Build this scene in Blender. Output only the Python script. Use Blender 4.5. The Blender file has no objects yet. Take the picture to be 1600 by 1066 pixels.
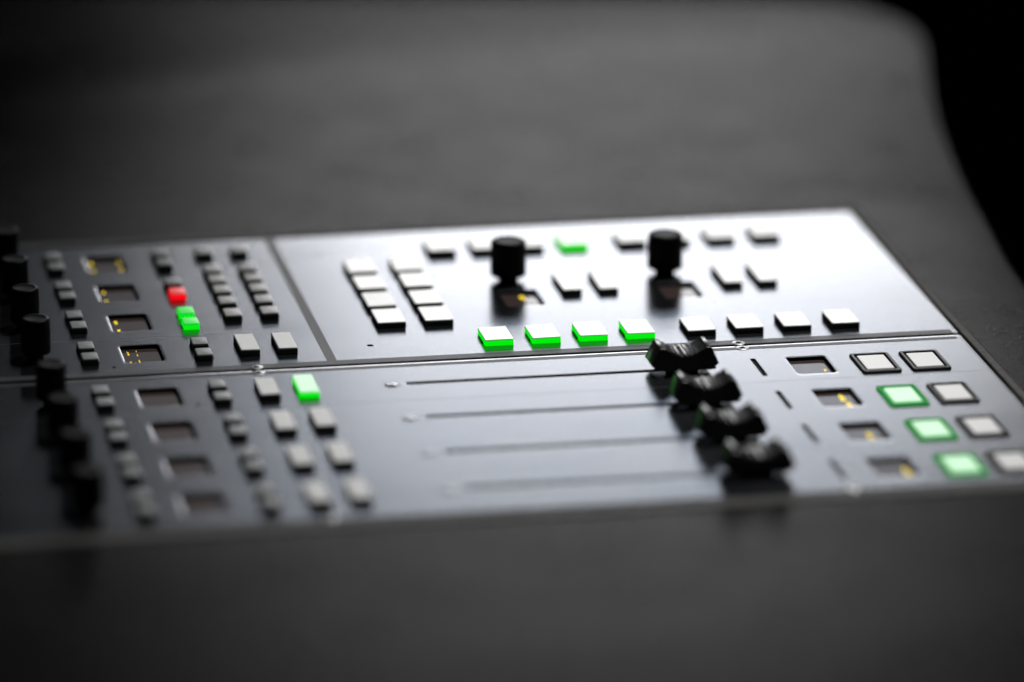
import bpy, math, random
from mathutils import Vector, Matrix
from mathutils.geometry import tessellate_polygon

random.seed(7)
S = bpy.context.scene
COL = S.collection
MM = 0.001
OU, OV = 330.0, 170.0            # console coordinates (mm): u runs along the faders, v across the channels


def P(u, v, z=0.0):
    return Vector(((u - OU) * MM, (v - OV) * MM, z * MM))


# ------------------------------------------------------------------ camera
YAW, PITCH, ROLL = 0.1956254, 0.3111650, 0.0101884
cam_pos = P(-32.06, -1648.45, 602.58)
fwd = Vector((math.sin(YAW) * math.cos(PITCH), math.cos(YAW) * math.cos(PITCH), -math.sin(PITCH)))
right = Vector((math.cos(YAW), -math.sin(YAW), 0))
up = right.cross(fwd)
r2 = right * math.cos(ROLL) + up * math.sin(ROLL)
u2 = -right * math.sin(ROLL) + up * math.cos(ROLL)
cd = bpy.data.cameras.new('camera')
cam = bpy.data.objects.new('camera', cd)
COL.objects.link(cam)
cam.matrix_world = Matrix(((r2.x, u2.x, -fwd.x, cam_pos.x), (r2.y, u2.y, -fwd.y, cam_pos.y),
                           (r2.z, u2.z, -fwd.z, cam_pos.z), (0, 0, 0, 1)))
cd.sensor_width = 36.0
cd.lens = 180.0
cd.clip_start = 0.05
cd.clip_end = 200
cd.dof.use_dof = True
cd.dof.aperture_fstop = 2.8
cd.dof.aperture_blades = 0
cd.dof.focus_distance = (P(380, 170, 1) - cam_pos).dot(fwd)
S.camera = cam

# ------------------------------------------------------------------ world, lamps, exposure
W = bpy.data.worlds.new('World')
S.world = W
W.use_nodes = True
bg = W.node_tree.nodes['Background']
bg.inputs[0].default_value = (0.75, 0.8, 1.0, 1)
bg.inputs[1].default_value = 0.002


def area(name, loc, target, sx, sy, power, color=(1, 1, 1), shape='RECTANGLE'):
    l = bpy.data.lights.new(name, 'AREA')
    l.shape = shape
    l.size, l.size_y = sx, sy
    l.energy = power
    l.color = color
    o = bpy.data.objects.new(name, l)
    COL.objects.link(o)
    o.location = loc
    o.rotation_euler = (Vector(target) - Vector(loc)).to_track_quat('-Z', 'Y').to_euler()
    return o


# three softboxes stacked beyond the far side of the desk plus an added left fill and overhead spot
area('softbox_low', (0.585, 2.35, 0.47), (0.585, 0.0, 0.47), 0.84, 0.30, 4.3, (1.0, 0.985, 0.985), 'ELLIPSE')
area('softbox_middle', (0.635, 2.37, 0.69), (0.635, 0.0, 0.69), 0.62, 0.10, 0.92, (1.0, 0.985, 0.985))
area('softbox_high', (0.56, 2.35, 0.84), (0.56, 0.0, 0.84), 0.68, 0.20, 0.47, (0.78, 0.88, 1.0), 'ELLIPSE')
area('fill_left', (0.17, 2.36, 0.74), (0.17, 0.0, 0.74), 0.26, 0.36, 0.05, (0.92, 0.95, 1.0), 'ELLIPSE')  # added fill lamp, lifts the dark left part of the plates
sl = bpy.data.lights.new('overhead_fill', 'SPOT')  # added lamp, a soft pool to brighten the key tops
sl.energy = 116
sl.shadow_soft_size = 0.16
sl.spot_size = math.radians(27)
sl.spot_blend = 1.0
sl.color = (1.0, 0.99, 0.97)
so = bpy.data.objects.new('overhead_fill', sl)
COL.objects.link(so)
so.location = (0.5, 0.5, 1.4)
so.rotation_euler = (Vector((0.02, -0.06, 0)) - so.location).to_track_quat('-Z', 'Y').to_euler()

S.view_settings.view_transform = 'Standard'
S.view_settings.look = 'None'
S.view_settings.exposure = 0.0
S.view_settings.gamma = 1.0
S.view_settings.use_curve_mapping = False
S.render.engine = 'CYCLES'
S.render.resolution_x, S.render.resolution_y = 1024, 682


# ------------------------------------------------------------------ materials
def mat(name, base=(.5, .5, .5), rough=.5, metal=0.0, spec=.5, emit=None, estr=0.0, coat=0.0):
    m = bpy.data.materials.new(name)
    m.use_nodes = True
    b = m.node_tree.nodes['Principled BSDF']
    b.inputs['Base Color'].default_value = (*base, 1)
    b.inputs['Roughness'].default_value = rough
    b.inputs['Metallic'].default_value = metal
    b.inputs['Specular IOR Level'].default_value = spec
    b.inputs['Coat Weight'].default_value = coat
    if emit:
        b.inputs['Emission Color'].default_value = (*emit, 1)
        b.inputs['Emission Strength'].default_value = estr
    return m


def noise(m, scale, detail=4, rough=.6, stretch=(1, 1, 1)):
    nt = m.node_tree
    tc = nt.nodes.new('ShaderNodeTexCoord')
    mp = nt.nodes.new('ShaderNodeMapping')
    mp.inputs['Scale'].default_value = stretch
    n = nt.nodes.new('ShaderNodeTexNoise')
    n.inputs['Scale'].default_value = scale
    n.inputs['Detail'].default_value = detail
    n.inputs['Roughness'].default_value = rough
    nt.links.new(tc.outputs['Object'], mp.inputs['Vector'])
    nt.links.new(mp.outputs['Vector'], n.inputs['Vector'])
    return n


def ramp_to(m, n, sock, lo, hi, a=.3, b=.7):
    nt = m.node_tree
    r = nt.nodes.new('ShaderNodeMapRange')
    r.inputs['From Min'].default_value = a
    r.inputs['From Max'].default_value = b
    r.inputs['To Min'].default_value = lo
    r.inputs['To Max'].default_value = hi
    nt.links.new(n.outputs['Fac'], r.inputs['Value'])
    nt.links.new(r.outputs['Result'], nt.nodes['Principled BSDF'].inputs[sock])
    return r


def color_mix(m, n, c1, c2, a=.3, b=.7):
    nt = m.node_tree
    r = nt.nodes.new('ShaderNodeValToRGB')
    r.color_ramp.elements[0].position = a
    r.color_ramp.elements[1].position = b
    r.color_ramp.elements[0].color = (*c1, 1)
    r.color_ramp.elements[1].color = (*c2, 1)
    nt.links.new(n.outputs['Fac'], r.inputs['Fac'])
    nt.links.new(r.outputs['Color'], nt.nodes['Principled BSDF'].inputs['Base Color'])


def bump(m, n, strength, dist):
    nt = m.node_tree
    b = nt.nodes.new('ShaderNodeBump')
    b.inputs['Strength'].default_value = strength
    b.inputs['Distance'].default_value = dist
    nt.links.new(n.outputs['Fac'], b.inputs['Height'])
    old = nt.nodes['Principled BSDF'].inputs['Normal']
    if old.is_linked:
        nt.links.new(old.links[0].from_socket, b.inputs['Normal'])
    nt.links.new(b.outputs['Normal'], old)


M = {}
M['plate'] = mat('anodised_plate', (.46, .48, .52), .24, 1.0)
n = noise(M['plate'], 14, 5, .6, (1, 2.2, 1))
ramp_to(M['plate'], n, 'Roughness', .17, .22)
color_mix(M['plate'], noise(M['plate'], 900, 3, .7), (.168, .178, .200), (.232, .246, .276), .25, .55)
bump(M['plate'], noise(M['plate'], 2600, 2, .5), .05, .00004)
nt = M['plate'].node_tree
vo = nt.nodes.new('ShaderNodeTexVoronoi')
vo.inputs['Scale'].default_value = 170
nt.links.new(nt.nodes['Texture Coordinate'].outputs['Object'], vo.inputs['Vector'])
lt = nt.nodes.new('ShaderNodeMath')
lt.operation = 'LESS_THAN'
lt.inputs[1].default_value = .05
nt.links.new(vo.outputs['Distance'], lt.inputs[0])
sp = nt.nodes.new('ShaderNodeSeparateColor')
nt.links.new(vo.outputs['Color'], sp.inputs[0])
gt = nt.nodes.new('ShaderNodeMath')
gt.operation = 'GREATER_THAN'
gt.inputs[1].default_value = .72
nt.links.new(sp.outputs[0], gt.inputs[0])
mu = nt.nodes.new('ShaderNodeMath')
mu.operation = 'MULTIPLY'
nt.links.new(lt.outputs[0], mu.inputs[0])
nt.links.new(gt.outputs[0], mu.inputs[1])
pb = nt.nodes['Principled BSDF']
src = pb.inputs['Base Color'].links[0].from_socket
mx = nt.nodes.new('ShaderNodeMix')
mx.data_type = 'RGBA'
nt.links.new(mu.outputs[0], mx.inputs[0])
nt.links.new(src, mx.inputs[6])
mx.inputs[7].default_value = (.05, .05, .05, 1)
nt.links.new(mx.outputs[2], pb.inputs['Base Color'])
M['stripe'] = mat('printed_stripe', (.05, .05, .055), .42, 0, .22)
n = noise(M['stripe'], 1500, 3, .7, (.35, 1, 1))
color_mix(M['stripe'], n, (.018, .018, .021), (.09, .09, .105), .35, .75)
bump(M['stripe'], n, .35, .0001)
M['desk'] = mat('desk_linoleum', (.02, .02, .021), .5, 0, .009)
n = noise(M['desk'], 260, 8, .8, (1, .8, 1))
color_mix(M['desk'], n, (.0015, .0015, .0017), (.019, .0185, .0195), .36, .66)
ramp_to(M['desk'], noise(M['desk'], 26, 7, .68), 'Roughness', .19, .30)
bump(M['desk'], noise(M['desk'], 900, 4, .7), .55, .0002)
bump(M['desk'], noise(M['desk'], 160, 4, .7, (1, 1.6, 1)), .16, .0006)
M['frame'] = mat('frame_edge', (.1, .1, .1), .6, 0, .15)
n = noise(M['frame'], 900, 3, .6, (.3, 1.3, 1))
color_mix(M['frame'], n, (.022, .021, .02), (.08, .077, .073), .35, .7)
bump(M['frame'], n, .4, .0002)
M['floor'] = mat('black_carpet', (.004, .004, .004), 1.0, 0, 0.0)
M['void'] = mat('recess_shade', (.004, .004, .004), .9, 0, .1)  # black that holds the shade of gaps, slots and holes
M['cap'] = mat('key_cap_grey', (.86, .86, .85), .35, 0, .5)
ramp_to(M['cap'], noise(M['cap'], 400, 4, .6), 'Roughness', .16, .28)
M['small'] = mat('key_cap_small', (.19, .195, .2), .38, 0, .5)
M['capshade'] = mat('key_cap_shaded', (.5, .5, .5), .35, 0, .5)  # same plastic as the pale caps, darkened for the dimmer left side
M['capdeepshade'] = mat('key_cap_deep_shade', (.3, .3, .3), .35, 0, .5)  # pale cap plastic again, darkened further where less light falls
M['capframe'] = mat('framed_key_cap', (.68, .68, .68), .35, 0, .5)
M['body'] = mat('smoked_key_body', (.034, .032, .028), .25, 0, .5)
M['flange'] = mat('key_flange', (.03, .03, .03), .15, 0, 1.0)
M['green'] = mat('lit_green', (.0, .1, .005), .3, 0, .2, (0.0, 1.0, .004), .85)
M['greencap'] = mat('lit_green_cap', (.8, .85, .8), .2, 0, .5, (.2, 1.0, .25), .08)
M['greenlarge'] = mat('lit_green_large_cap', (.42, .46, .42), .35, 0, .5, (.42, 1.0, .5), .55)
M['greenframe'] = mat('lit_green_frame', (.0, .03, .008), .4, 0, .06, (0.0, 1.0, .10), .20)
M['greensmall'] = mat('lit_green_small_cap', (.1, .25, .1), .35, 0, .5, (0.0, 1.0, .06), .55)
M['red'] = mat('lit_red', (.15, .0, .0), .3, 0, .4, (1.0, .0, .005), 1.0)
M['redcap'] = mat('lit_red_cap', (.3, .1, .1), .35, 0, .5, (1.0, .02, .03), .55)
M['black'] = mat('black_plastic', (.004, .004, .004), .45, 0, .08)
bump(M['black'], noise(M['black'], 2500, 2, .5), .1, .00005)
M['fader'] = mat('fader_plastic', (.016, .016, .016), .24, 0, .6)
M['line'] = mat('fader_line', (.55, .55, .55), .45)
M['bezel'] = mat('glossy_bezel', (.007, .007, .007), .3, 0, .12)
M['screen'] = mat('display_glass', (.05, .036, .034), .10, 0, .5)
M['text'] = mat('amber_text', (.2, .15, 0), .5, 0, .3, (1.0, .72, .005), 1.8)
M['steel'] = mat('screw_steel', (.5, .5, .5), .34, 1.0)
M['led'] = mat('dark_light_bar', (.008, .008, .009), .7, 0, .1)
M['groove'] = mat('plate_groove', (.12, .12, .13), .4, .6)


# ------------------------------------------------------------------ mesh helpers
class MB:
    def __init__(self):
        self.v, self.f = [], []

    def ring(self, loop, z):
        i0 = len(self.v)
        zz = z if hasattr(z, '__len__') else [z] * len(loop)
        self.v += [(x * MM, y * MM, q * MM) for (x, y), q in zip(loop, zz)]
        return list(range(i0, i0 + len(loop)))

    def bridge(self, a, b):
        n = len(a)
        for i in range(n):
            j = (i + 1) % n
            self.f.append((a[i], a[j], b[j], b[i]))

    def loft(self, rings, top=True, bottom=True):
        ids = [self.ring(l, z) for l, z in rings]
        for a, b in zip(ids, ids[1:]):
            self.bridge(a, b)
        if bottom:
            self.f.append(tuple(reversed(ids[0])))
        if top:
            self.f.append(tuple(ids[-1]))
        return ids

    def mesh(self, name, smooth=False, angle=40):
        me = bpy.data.meshes.new(name)
        me.from_pydata(self.v, [], self.f)
        me.validate()
        if smooth:
            me.polygons.foreach_set('use_smooth', [True] * len(me.polygons))
            me.set_sharp_from_angle(angle=math.radians(angle))
        me.update()
        return me


def rr(w, h, r, seg=4, cx=0, cy=0):
    """counter-clockwise rounded rectangle"""
    out = []
    for sx, sy, a0 in ((1, 1, 0), (-1, 1, 90), (-1, -1, 180), (1, -1, 270)):
        for k in range(seg + 1):
            a = math.radians(a0 + 90 * k / seg)
            out.append((cx + sx * (w / 2 - r) + r * math.cos(a), cy + sy * (h / 2 - r) + r * math.sin(a)))
    return out


def circ(r, n=24, cx=0, cy=0):
    return [(cx + r * math.cos(2 * math.pi * k / n), cy + r * math.sin(2 * math.pi * k / n)) for k in range(n)]


def obj(name, me, m, parent=None, loc=None, label=None):
    o = bpy.data.objects.new(name, me)
    COL.objects.link(o)
    if m is not None and not me.materials:
        me.materials.append(m)
    elif m is not None and me.materials[0] is not m:
        o.material_slots[0].link = 'OBJECT'
        o.material_slots[0].material = m
    if parent:
        o.parent = parent
    if loc is not None:
        o.location = loc
    if label:
        o['label'] = label
    return o


def empty(name, label, cat, group=None):
    o = bpy.data.objects.new(name, None)
    o.empty_display_size = .02
    COL.objects.link(o)
    o['label'] = label
    o['category'] = cat
    if group:
        o['group'] = group
    return o


def pierced(mb, outer, holes, z):
    """flat sheet with holes; returns ring ids of outer and holes"""
    ids = [mb.ring(outer, z)] + [mb.ring(h, z) for h in holes]
    flat = [i for r in ids for i in r]
    polys = [[Vector((x, y, 0)) for x, y in l] for l in [outer] + holes]
    for t in tessellate_polygon(polys):
        a, b, c = (flat[k] for k in t)
        A, B, C = mb.v[a], mb.v[b], mb.v[c]
        if (B[0] - A[0]) * (C[1] - A[1]) - (B[1] - A[1]) * (C[0] - A[0]) < 0:
            b, c = c, b
        mb.f.append((a, b, c))
    return ids


# ------------------------------------------------------------------ desk, floor
UL, UR = 92.0, 505.0            # console plates, left and right ends
V0, VS, V1 = 0.0, 170.1, 340.5   # near edge, seam, far edge


def catmull(pts, k=6):
    out = []
    n = len(pts)
    for i in range(n):
        p0, p1, p2, p3 = (Vector(pts[(i + j) % n]) for j in (-1, 0, 1, 2))
        if (p2 - p1).length > 120 and i not in SM:
            out.append(tuple(p1))
            continue
        for s in range(k):
            t = s / k
            q = .5 * ((2 * p1) + (p2 - p0) * t + (2 * p0 - 5 * p1 + 4 * p2 - p3) * t * t + (3 * p1 - p0 - 3 * p2 + p3) * t ** 3)
            out.append((q.x, q.y))
    return out


edge = [(592, -330), (572, -230), (557, -130), (549, -30), (546, 70), (547, 160), (550.5, 237), (553.5, 270), (559, 314),
        (565.5, 367), (574.5, 427), (584.5, 482), (596, 535), (608, 586), (613.5, 612), (614.5, 640), (607, 667),
        (590, 690), (557, 704), (480, 722), (380, 738), (250, 765), (100, 790), (-40, 800), (-160, 800),
        (-160, 500), (-160, 200), (-160, -100), (-160, -400), (0, -400), (200, -400), (400, -400), (560, -400)]
SM = set(range(0, 22))
outline = catmull(edge)


def inset(loop, d):
    n = len(loop)
    out = []
    for i in range(n):
        a, b, c = Vector(loop[i - 1]), Vector(loop[i]), Vector(loop[(i + 1) % n])
        t1, t2 = (b - a), (c - b)
        if t1.length < 1e-9: t1 = t2
        if t2.length < 1e-9: t2 = t1
        t1.normalize(); t2.normalize()
        n1, n2 = Vector((-t1.y, t1.x)), Vector((-t2.y, t2.x))
        m = n1 + n2
        m.normalize()
        q = b + m * (d / max(.3, m.dot(n1)))
        out.append((q.x, q.y))
    return out


FR = dict(l=6.0, r=3.4, n=8.5, f=6.0, gap=.9)     # frame flange widths
cut = [(UL - FR['l'] - 1.4, V0 - FR['n'] - 1.6), (UR + FR['r'] + 1.2, V0 - FR['n'] - 1.6),
       (UR + FR['r'] + 1.2, V1 + FR['f'] + 1.2), (UL - FR['l'] - 1.4, V1 + FR['f'] + 1.2)]
cutl = [(x - OU, y - OV) for x, y in cut]
loc_outline = [(x - OU, y - OV) for x, y in outline]
mb = MB()
ids = pierced(mb, inset(loc_outline, 3.0), [cutl], 0.0)
prev = ids[0]
for a in (22, 45, 68, 90):
    r = mb.ring(inset(loc_outline, 3.0 - 3.0 * math.sin(math.radians(a))), -3.0 + 3.0 * math.cos(math.radians(a)))
    mb.bridge(r, prev)
    prev = r
r = mb.ring(loc_outline, -34)
mb.bridge(r, prev)
h2 = mb.ring(cutl, -34)
mb.bridge(ids[1], h2)
desk = obj('desk_top', mb.mesh('desk_top', True, 30), M['desk'])
desk['kind'] = 'structure'
mb = MB()
mb.loft([([(-260, -230), (240, -230), (240, 230), (-260, 230)], -37), ([(-260, -230), (240, -230), (240, 230), (-260, 230)], -34.2)])
obj('recess_floor', mb.mesh('recess_floor'), M['void'], desk)
mb = MB()
mb.ring([(-30000, -30000), (30000, -30000), (30000, 30000), (-30000, 30000)], -740)
mb.f.append((0, 1, 2, 3))
fl = obj('floor', mb.mesh('floor'), M['floor'])
fl['kind'] = 'structure'

# mounting frame round the two modules
fi = [(UL - .9, V0 - 1.0), (UR + .8, V0 - 1.0), (UR + .8, V1 + .7), (UL - .9, V1 + .7)]
fo = [(UL - FR['l'] - .9, V0 - FR['n'] - 1.0), (UR + FR['r'] + .8, V0 - FR['n'] - 1.0),
      (UR + FR['r'] + .8, V1 + FR['f'] + .7), (UL - FR['l'] - .9, V1 + FR['f'] + .7)]
fi = [(x - OU, y - OV) for x, y in fi]
fo = [(x - OU, y - OV) for x, y in fo]
fr = empty('mounting_frame', 'thin grey metal frame around both console modules, let into the black desk', 'frame')
for k, nm in enumerate(('near', 'right', 'far', 'left')):
    a, b = k, (k + 1) % 4
    quad = [fo[a], fo[b], fi[b], fi[a]]
    mb = MB()
    q = mb.ring(inset(quad, .35), .45)
    q1 = mb.ring(quad, .1)
    q2 = mb.ring(quad, -20)
    mb.bridge(q1, q)
    mb.bridge(q2, q1)
    mb.f.append(tuple(q))
    obj('frame_rail', mb.mesh('frame_rail'), M['frame'], fr)

# ------------------------------------------------------------------ module plates
CH_N = [144.6, 104.9, 65.3, 25.4]
CH_F = [315.2, 275.6, 236.4, 197.0]
DW, DH = 15.0, 20.8


def make_plate(root, u0, u1, v0, v1, holes):
    """holes: list of (loop at plate level in console mm, chamfer, depth)"""
    def L(l): return [(x - OU, y - OV) for x, y in l]
    mb = MB()
    w, h = u1 - u0, v1 - v0
    cx, cy = (u0 + u1) / 2, (v0 + v1) / 2
    top = L(rr(w - 2.6, h - 2.6, 1.0, 3, cx, cy))
    hl = [L(inset(l, -c)) for l, c, d in holes]
    ids = pierced(mb, top, hl, 0)
    a = mb.ring(L(rr(w - .5, h - .5, 1.3, 3, cx, cy)), -.05)
    b = mb.ring(L(rr(w, h, 1.5, 3, cx, cy)), -.45)
    c = mb.ring(L(rr(w, h, 1.5, 3, cx, cy)), -3)
    mb.bridge(a, ids[0]); mb.bridge(b, a); mb.bridge(c, b)
    walls = []
    for hid, (l, ch, dep) in zip(ids[1:], holes):
        q0 = mb.ring(L(inset(l, -ch * .25)), -ch * .75 * .055)
        q = mb.ring(L(l), -ch * .75 * .055 - ch * .25 * .3)
        q2 = mb.ring(L(l), -dep)
        mb.bridge(hid, q0)
        mb.bridge(q0, q)
        n0 = len(mb.f)
        mb.bridge(q, q2)
        walls += range(n0, len(mb.f))
    me = mb.mesh('plate')
    me.materials.append(M['plate'])
    me.materials.append(M['void'])
    for k in walls:
        me.polygons[k].material_index = 1  # hole walls coloured black for shade instead of plate metal
    return obj('plate', me, None, root)


def sheet(name, parent, u0, u1, v0, v1, z, m, label=None):
    mb = MB()
    w, h = u1 - u0, v1 - v0
    mb.loft([(rr(w, h, min(w, h) * .08, 1), -.06), (rr(w, h, min(w, h) * .08, 1), 0)], bottom=False)
    return obj(name, mb.mesh(name), m, parent, P((u0 + u1) / 2, (v0 + v1) / 2, z), label)


near = empty('fader_module', 'near grey console module with four black faders in long slots', 'mixing console')
far = empty('control_module', 'far grey console module with rows of square keys and two tall black knobs', 'mixing console')
for o in (near, far):
    o.location = (0, 0, 0)

displays_n = [(189.8, v - 1.0) for v in CH_N] + [(438.7, v - 2.6) for v in CH_N]
displays_f = [(190.0, v) for v in CH_F] + [(346.4, 243.2), (410.4, 243.6)]
SLOT0, SLOT1 = 283.0, 402.0
hn = [(rr(DW, DH, 1.6, 4, u, v), 1.0, 1.65) for u, v in displays_n]
hn += [(rr(SLOT1 - SLOT0, 3.2, .9, 4, (SLOT0 + SLOT1) / 2, v), .3, 6) for v in CH_N]
hn += [(rr(2.1, 21.5, .9, 4, 418.3, v - 2.2), .1, 1.2) for v in CH_N]
hn += [(circ(.95, 16, 202.6, 132.8), .15, 2)]
hf = [(rr(DW, DH, 1.6, 4, u, v), 1.0, 1.65) for u, v in displays_f]
hf += [(circ(1.3, 20, 277.4, 192.7), .2, 2), (circ(1.0, 16, 277.4, 316), .15, 2), (circ(.95, 16, 177.6, 182), .15, 2),
       (circ(.5, 12, 420.6, 226.5), .08, 2)]
make_plate(near, UL, UR, V0, VS - .7, hn)
make_plate(far, UL, UR, VS + .7, V1, hf)
for o, v0, v1 in ((near, V0, VS - .45), (far, VS + .45, V1)):
    mb = MB()
    mb.loft([(rr(UR - UL - 3, v1 - v0 - 3, 1, 1), -12), (rr(UR - UL - 3, v1 - v0 - 3, 1, 1), -6.2)])
    obj('housing', mb.mesh('housing'), M['void'], o, P((UL + UR) / 2, (v0 + v1) / 2, 0))

# printed dark stripes along the seam, and the cross stripe of the far module
sheet('printed_stripe', near, UL + 1.4, UR - 2.4, VS - 5.3, VS - 2.2, .07, M['stripe'])
sheet('printed_stripe', far, UL + 1.4, UR - 2.2, VS + 1.5, VS + 6.4, .07, M['stripe'])
sheet('printed_stripe', far, 258.1, 261.9, VS + 6.5, V1 - 1.6, .07, M['stripe'])
# fine engraved lines between channels
sheet('engraved_line', far, UL + 2, 224, 216.5, 216.75, .02, M['groove'])
sheet('engraved_line', near, UL + 2, UR - 2, 124.8, 125.0, .02, M['groove'])


# ------------------------------------------------------------------ keys
def key_meshes(name, w, h, bodyh, capt, fl=.6, r=.5, bev=.22, dome=0.0):
    b = MB()
    b.loft([(rr(w, h, r), -.4), (rr(w - .1, h - .1, r), bodyh)], top=True)
    c = MB()
    c.loft([(rr(w - .1, h - .1, r), bodyh + .01), (rr(w - .1, h - .1, r), bodyh + capt - bev),
            (rr(w - .1 - bev, h - .1 - bev, r), bodyh + capt - bev * .3),
            (rr(w - .1 - 2 * bev, h - .1 - 2 * bev, max(.1, r - .1)), bodyh + capt),
            (rr(w - .1 - 2 * bev - dome * 5, h - .1 - 2 * bev - dome * 5, max(.1, r - .1)), bodyh + capt + dome * .5)])
    f = MB()
    f.loft([(rr(w + 2 * fl, h * .5, .3), -.3), (rr(w + 2 * fl, h * .5, .3), .3), (rr(w + 2 * fl - .3, h * .5 - .3, .2), .42)], bottom=False)
    return b.mesh(name + '_body', True, 35), c.mesh(name + '_cap', True, 50), f.mesh(name + '_flange', True, 35)


KM = {
    'square': key_meshes('square', 11.2, 16.6, 1.95, .45),
    'tall': key_meshes('tall', 11.2, 17.4, 1.95, .45),
    'narrow': key_meshes('narrow', 7.6, 24.5, 1.95, .45),
    'large': key_meshes('large', 7.5, 20.4, 1.95, .6, bev=.3),
    'small': key_meshes('small', 6.2, 8.4, 1.75, .8, .5, .5, .32, .04),
    'mid': key_meshes('mid', 6.6, 9.2, 1.8, .7, .5, .4, .28, .02),
}


def key(root, kind, u, v, state=None, cap=None, label=None):
    b, c, f = KM[kind]
    jit = (random.uniform(-.12, .12), random.uniform(-.15, .15))
    bm = {None: M['body'], 'green': M['green'], 'red': M['red']}[state]
    if state is None:
        cm = cap or {'small': M['small'], 'mid': M['capdeepshade'], 'large': M['capshade']}.get(kind, M['cap'])
    elif state == 'red':
        cm = M['redcap']
    else:
        cm = {'small': M['greensmall'], 'large': M['greenlarge']}.get(kind, M['greencap'])
    o = obj('key', b, bm, root, P(u + jit[0], v + jit[1], random.uniform(-.08, .08)), label)
    o.rotation_euler = (random.uniform(-.012, .012), random.uniform(-.012, .012), random.uniform(-.006, .006))
    obj('key_cap', c, cm, o)
    obj('key_flange', f, M['flange'], o)
    return o


GL = 'key lit bright green'
# far module, right section
for v in (289.4, 266.9, 244.1, 222.0):
    key(far, 'tall', 289.5, v)
    key(far, 'tall', 308.1, v)
for k, u in enumerate((326.0, 344.3, 362.4, 380.7, 405.0, 423.4, 442.2, 461.2)):
    lit = k == 3
    key(far, 'square', u, 313.0, 'green' if lit else None, label=GL if lit else None)
for k, u in enumerate((326.4, 344.9, 363.4, 381.9, 406.1, 425.0, 444.1, 463.3)):
    key(far, 'square', u, 192.7, 'green' if k < 4 else None, label=GL if k < 4 else None)
for u in (367.4, 382.0, 432.6, 446.9):
    key(far, 'narrow', u, 256.4)
# far module, left section
for i, v in enumerate(CH_F):
    for s in (1, -1):
        key(far, 'small', 169.4, v + s * 6.8)
        st = {(1, -1): 'red', (2, 1): 'green', (2, -1): 'green'}.get((i, s))
        key(far, 'small', 212.7, v - 1.9 + s * 6.8, st, label=('key lit %s' % st) if st else None)
for u in (230.5, 244.9):
    for v in (320.4, 295.1, 281.0, 267.0, 252.1, 236.4):
        key(far, 'mid', u, v)
    key(far, 'large', u, 197.3)
# near module, left section
for i, v in enumerate(CH_N):
    for s in (1, -1):
        key(near, 'small', 168.8, v - 1.9 + s * 7)
        key(near, 'small', 212.4, v - 2.2 + s * 7)
    key(near, 'large', 230.3, v - 1.0)
    key(near, 'large', 245.0, v - .2, 'green' if i == 0 else None, label=GL if i == 0 else None)


# framed keys at the operator end of the near module
def framed():
    b = MB()
    o0, o1, o2 = rr(15.2, 22.6, 1.1), rr(15.2, 22.6, 1.1), rr(14.4, 21.8, .9)
    i0, i1 = rr(12.6, 19.6, .7), rr(12.0, 19.0, .6)
    A = b.ring(o0, -.3); B = b.ring(o1, .55); C = b.ring(o2, .85); D = b.ring(i0, .85); E_ = b.ring(i1, .45); F = b.ring(i1, -.3)
    for x, y in ((A, B), (B, C), (C, D), (D, E_), (E_, F)):
        b.bridge(x, y)
    c = MB()
    c.loft([(rr(10.7, 16.6, .5), -.3), (rr(10.7, 16.6, .5), .55), (rr(10.3, 16.2, .4), .75)], bottom=False)
    g = MB()
    g.loft([(rr(12.0, 19.0, .5), -.3), (rr(12.0, 19.0, .5), .05)], bottom=False)
    return b.mesh('key_frame', True, 25), c.mesh('framed_cap', True, 25), g.mesh('key_gap')


FB, FC, FG = framed()
for i, v in enumerate(CH_N):
    for k, u in enumerate((463.2, 482.6)):
        lit = k == 0 and i > 0
        o = obj('framed_key', FB, M['greenframe'] if lit else M['bezel'], near, P(u, v - 4.9, 0), GL if lit else None)
        obj('key_cap', FC, M['greenlarge'] if lit else M['capframe'], o)
        obj('key_gap', FG, M['greenframe'] if lit else M['void'], o)


# ------------------------------------------------------------------ displays
def screen(root, u, v):
    mb = MB()
    mb.loft([(rr(DW + 1, DH + 1, .5, 1), -2.2), (rr(DW + 1, DH + 1, .5, 1), -1.5)], bottom=False)
    return obj('display', mb.mesh('display'), M['screen'], root, P(u, v, 0))


def text_cells(disp, cells):
    """lit pixels of the display print; cells: (du, dv, w, h) in mm"""
    mb = MB()
    for du, dv, w, h in cells:
        a = mb.ring([(du - w / 2, dv - h / 2), (du + w / 2, dv - h / 2), (du + w / 2, dv + h / 2), (du - w / 2, dv + h / 2)], -1.44)
        mb.f.append(tuple(a))
    obj('display_print', mb.mesh('display_print'), M['text'], disp)


def glyphs(du, dv, w, h, dens=.6, px=.34, seed=0):
    rnd = random.Random(seed)
    nx, ny = max(1, int(w / px)), max(1, int(h / px))
    out = []
    for i in range(nx):
        for j in range(ny):
            if rnd.random() < dens:
                out.append((du - w / 2 + (i + .5) * w / nx, dv - h / 2 + (j + .5) * h / ny, px * .9, px * .9))
    return out


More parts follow.
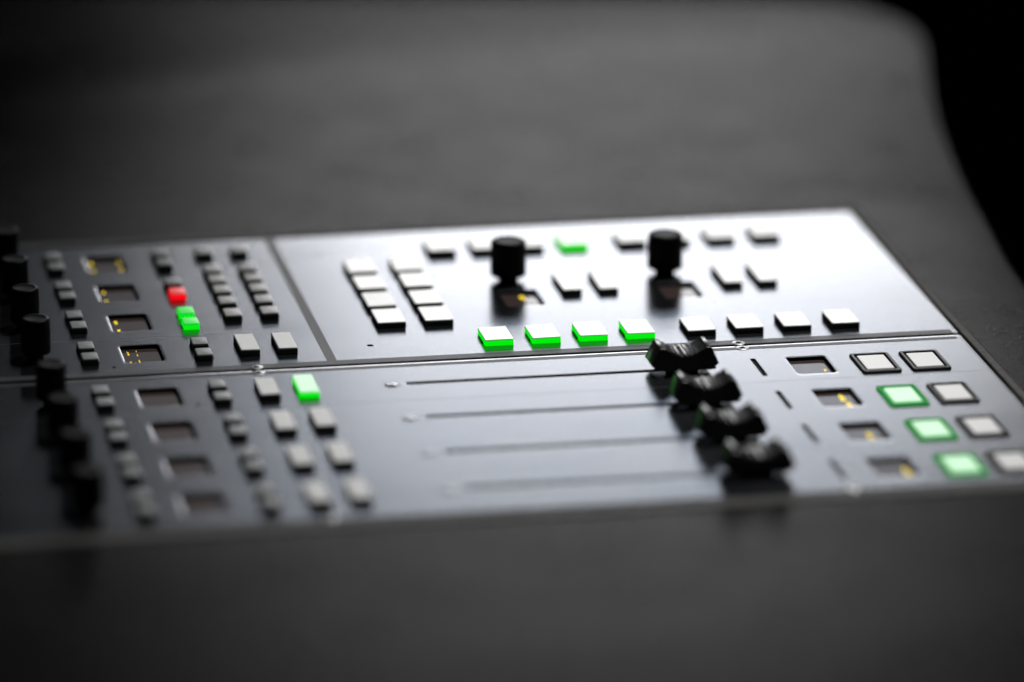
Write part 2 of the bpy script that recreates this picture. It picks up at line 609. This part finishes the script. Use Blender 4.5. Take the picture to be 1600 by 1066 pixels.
SN = [screen(near, u, v) for u, v in displays_n]
SF = [screen(far, u, v) for u, v in displays_f]
text_cells(SF[0], glyphs(-5.4, 5.2, 1.5, 3.2, .7, seed=1) + glyphs(-5.5, -5.6, 1.5, 3.4, .65, seed=2)
           + glyphs(6.1, 5.2, 1.2, 3.6, .55, seed=3) + glyphs(6.0, -4.6, 1.2, 3.6, .6, seed=4))
text_cells(SF[1], glyphs(-4.8, 5.3, 1.3, 3.6, .6, seed=5) + glyphs(-4.9, -6.0, 1.3, 3.8, .62, seed=6))
text_cells(SF[2], glyphs(-4.6, 5.2, 1.1, 4.0, .6, seed=7) + glyphs(-4.6, -6.0, 1.1, 4.2, .6, seed=8))
text_cells(SF[3], glyphs(-4.6, 5.1, .7, 4.4, .5, .3, 9) + glyphs(-4.8, -6.8, .7, 3.6, .5, .3, 10)
           + glyphs(-1.2, 7.4, .5, 1.3, .6, .3, 11) + glyphs(-1.3, 2.6, .5, 2.4, .5, .3, 12)
           + glyphs(-1.5, -5.4, .4, 4.6, .3, .3, 13))
text_cells(SF[4], glyphs(1.3, 4.8, 2.0, 5.0, .7, seed=14))
text_cells(SN[4], glyphs(4.7, -3.0, .9, 2.4, .8, .3, 15))
text_cells(SN[5], glyphs(2.6, 3.6, 1.9, 7.4, .62, .36, 16) + glyphs(3.4, -5.0, 1.9, 7.2, .62, .36, 17))
text_cells(SN[6], glyphs(1.8, -1.3, 2.2, 8.0, .4, .36, 18))
text_cells(SN[7], glyphs(4.7, -1.4, 1.8, 9.0, .4, .36, 19))


# ------------------------------------------------------------------ rotary knobs
def knob_meshes(name, R, H):
    n = 48

    def grip(r, d=.10):
        return [((r - (d if k % 2 else 0)) * math.cos(2 * math.pi * k / n), (r - (d if k % 2 else 0)) * math.sin(2 * math.pi * k / n)) for k in range(n)]
    b = MB()
    b.loft([(circ(R * .55, n), .7), (circ(R * .60, n), 1.1), (circ(R * .86, n), 1.9), (grip(R * .985), 2.5), (grip(R), 3.0),
            (grip(R * .975), H - 1.1), (circ(R * .94, n), H - .5), (circ(R * .84, n), H), (circ(R * .74, n), H + .02),
            (circ(R * .70, n), H - .25), (circ(R * .3, n), H - .4)])
    c = MB()
    c.loft([(circ(R * .54, 32), -.3), (circ(R * .54, 32), 1.4)], bottom=False)
    return b.mesh(name + '_body', True, 40), c.mesh(name + '_collar', True, 40)


KB = knob_meshes('knob', 7.2, 16.6)
KS = knob_meshes('small_knob', 5.7, 16.0)
for root, m2, u, v in [(far, KB, 345.9, 268.4), (far, KB, 409.9, 268.2)] + [(far, KS, 149.8, v + 1.2) for v in CH_F] + \
                      [(near, KS, 149.6, v - 2.2) for v in CH_N]:
    o = obj('knob', m2[0], M['black'], root, P(u, v, 0))
    o.rotation_euler.z = random.uniform(0, 6)
    obj('knob_collar', m2[1], M['black'], o)


# ------------------------------------------------------------------ faders
def fader_cap_mesh():
    prof = [(-10.2, 1.3), (10.2, 1.3), (12.4, 3.7), (9.7, 9.6), (9.2, 10.2), (8.0, 10.2), (7.6, 9.9)]
    top = []
    for k in range(65):                      # concave finger dish with raised ribs
        u = 7.4 - 14.8 * k / 64
        z = 7.35 + 2.3 * (abs(u) / 7.4) ** 1.8
        if abs(u) < 5.4 and int((u + 40.35) / .9) % 2:
            z -= .55
        top.append((u, z))
    prof += top + [(-7.6, 9.9), (-8.0, 10.2), (-9.2, 10.2), (-9.7, 9.6), (-12.4, 3.7)]
    mb = MB()
    rows = []
    for v, s in ((-6.0, .985), (-5.7, 1.0), (5.7, 1.0), (6.0, .985)):
        i0 = len(mb.v)
        for u, z in prof:
            mb.v.append((u * s * MM, v * MM, (6 + (z - 6) * (1 if s == 1 else .97)) * MM))
        rows.append(list(range(i0, i0 + len(prof))))
    for a, b in zip(rows, rows[1:]):
        mb.bridge(b, a)
    # dish sides are concave in profile: fill the ends as quads from the dish down to the base line
    for rw, flip in ((rows[0], False), (rows[-1], True)):
        polys = [[Vector((*prof[k], 0)) for k in range(len(prof))]]
        for t in tessellate_polygon(polys):
            f = [rw[k] for k in t]
            A, B, C = (prof[k] for k in t)
            ccw = (B[0] - A[0]) * (C[1] - A[1]) - (B[1] - A[1]) * (C[0] - A[0]) > 0
            if ccw == flip:
                f.reverse()
            mb.f.append(tuple(f))
    return mb.mesh('fader_cap', True, 28)


FCM = fader_cap_mesh()
mb = MB()
mb.loft([(rr(.7, 11.3, .1, 1), 7.0), (rr(.7, 11.3, .1, 1), 7.75)], bottom=False)
FL = mb.mesh('fader_line')
mb = MB()
mb.loft([(rr(12, 1.6, .3, 2), -5), (rr(12, 1.6, .3, 2), 2.6)])
FS = mb.mesh('fader_stem')
mb = MB()
mb.loft([(rr(SLOT1 - SLOT0 + 2, 4, .3, 1), -6), (rr(SLOT1 - SLOT0 + 2, 4, .3, 1), -5.2)])
FT = mb.mesh('fader_slot')
mb = MB()
mb.loft([(rr(2.8, 22.5, .5, 2), -1.1), (rr(2.8, 22.5, .5, 2), -.8)])
LB = mb.mesh('light_bar')
for i, v in enumerate(CH_N):
    o = obj('fader_cap', FCM, M['fader'], near, P(388.8 + (0, -.2, .1, .1)[i], v, 0))
    o.scale = (1.05, 1.05, 1.05)
    obj('cap_line', FL, M['line'], o)
    obj('fader_stem', FS, M['fader'], o)
    obj('fader_slot', FT, M['void'], near, P((SLOT0 + SLOT1) / 2, v, 0))
    obj('light_bar', LB, M['led'], near, P(418.3, v - 2.2, 0))


# ------------------------------------------------------------------ screws and pin holes
def screw_meshes():
    b = MB()
    b.loft([(circ(2.55, 32), -.1), (circ(2.55, 32), .10), (circ(2.3, 32), .2)], bottom=False)
    star = []
    for k in range(24):
        a = 2 * math.pi * k / 24
        r = 1.15 + .28 * math.cos(6 * a)
        star.append((r * math.cos(a), r * math.sin(a)))
    s = MB()
    s.loft([(star, .1), (star, .215)], bottom=False)  # raised black star, the recess shade is only colour
    g = MB()
    A = g.ring(circ(3.0, 32), .025); B = g.ring(circ(2.5, 32), .025)
    g.bridge(A, B)
    return b.mesh('screw', True, 30), s.mesh('painted_socket'), g.mesh('screw_rim')


SB, SS, SR = screw_meshes()
for root, u, v, m in [(far, 417.6, 172.9, 'steel'), (near, 417.6, 166.6, 'steel'), (far, 230.6, 173.3, 'steel'), (near, 230.4, 166.4, 'steel'),
                      (near, 418.6, 2.9, 'steel'), (near, 231.6, 2.9, 'steel')] + [(near, 277.4, v - .9, 'plate') for v in CH_N]:
    o = obj('screw', SB, M[m], root, P(u, v, 0))
    o.scale.z = 1.0 if m == 'steel' else .5
    o.rotation_euler.z = random.uniform(0, 1)
    obj('painted_socket', SS, M['void'], o)
    obj('screw_rim', SR, M['void'], o)
mb = MB()
mb.loft([(circ(1.6, 16), -2.2), (circ(1.6, 16), -1.2)], bottom=False)
PH = mb.mesh('pin_hole')
for root, u, v in ((far, 277.4, 192.7), (far, 277.4, 316), (far, 177.6, 182), (near, 202.6, 132.8)):
    obj('pin_hole', PH, M['void'], root, P(u, v, 0))

# ------------------------------------------------------------------ lint on the desk by the right edge
M['lint'] = mat('grey_lint', (.35, .35, .34), .8)
rnd = random.Random(21)
mb = MB()
for k in range(16):
    u, v, a = rnd.uniform(519, 538), rnd.uniform(125, 215), rnd.uniform(0, 6.28)
    if k < 7:
        u, v = rnd.uniform(524, 533), rnd.uniform(150, 176)
    L, cur, z = rnd.uniform(2.5, 8), rnd.uniform(-.35, .35), rnd.uniform(.08, .25)
    prev = None
    for j in range(9):
        n2 = (-math.sin(a) * .045, math.cos(a) * .045)
        ring = [mb.ring([(u - OU + n2[0] * q, v - OV + n2[1] * q)], z + dz)[0] for q, dz in ((-1, 0), (0, .08), (1, 0))]
        if prev:
            for x in range(3):
                y = (x + 1) % 3
                mb.f.append((prev[x], prev[y], ring[y], ring[x]))
        prev = ring
        u += math.cos(a) * L / 8
        v += math.sin(a) * L / 8
        a += cur
        z = max(.06, z + rnd.uniform(-.08, .08))
o = obj('lint', mb.mesh('lint'), M['lint'])
o['kind'] = 'stuff'
o['label'] = 'fine grey lint fibres on the black desk beside the console frame'
o['category'] = 'lint'
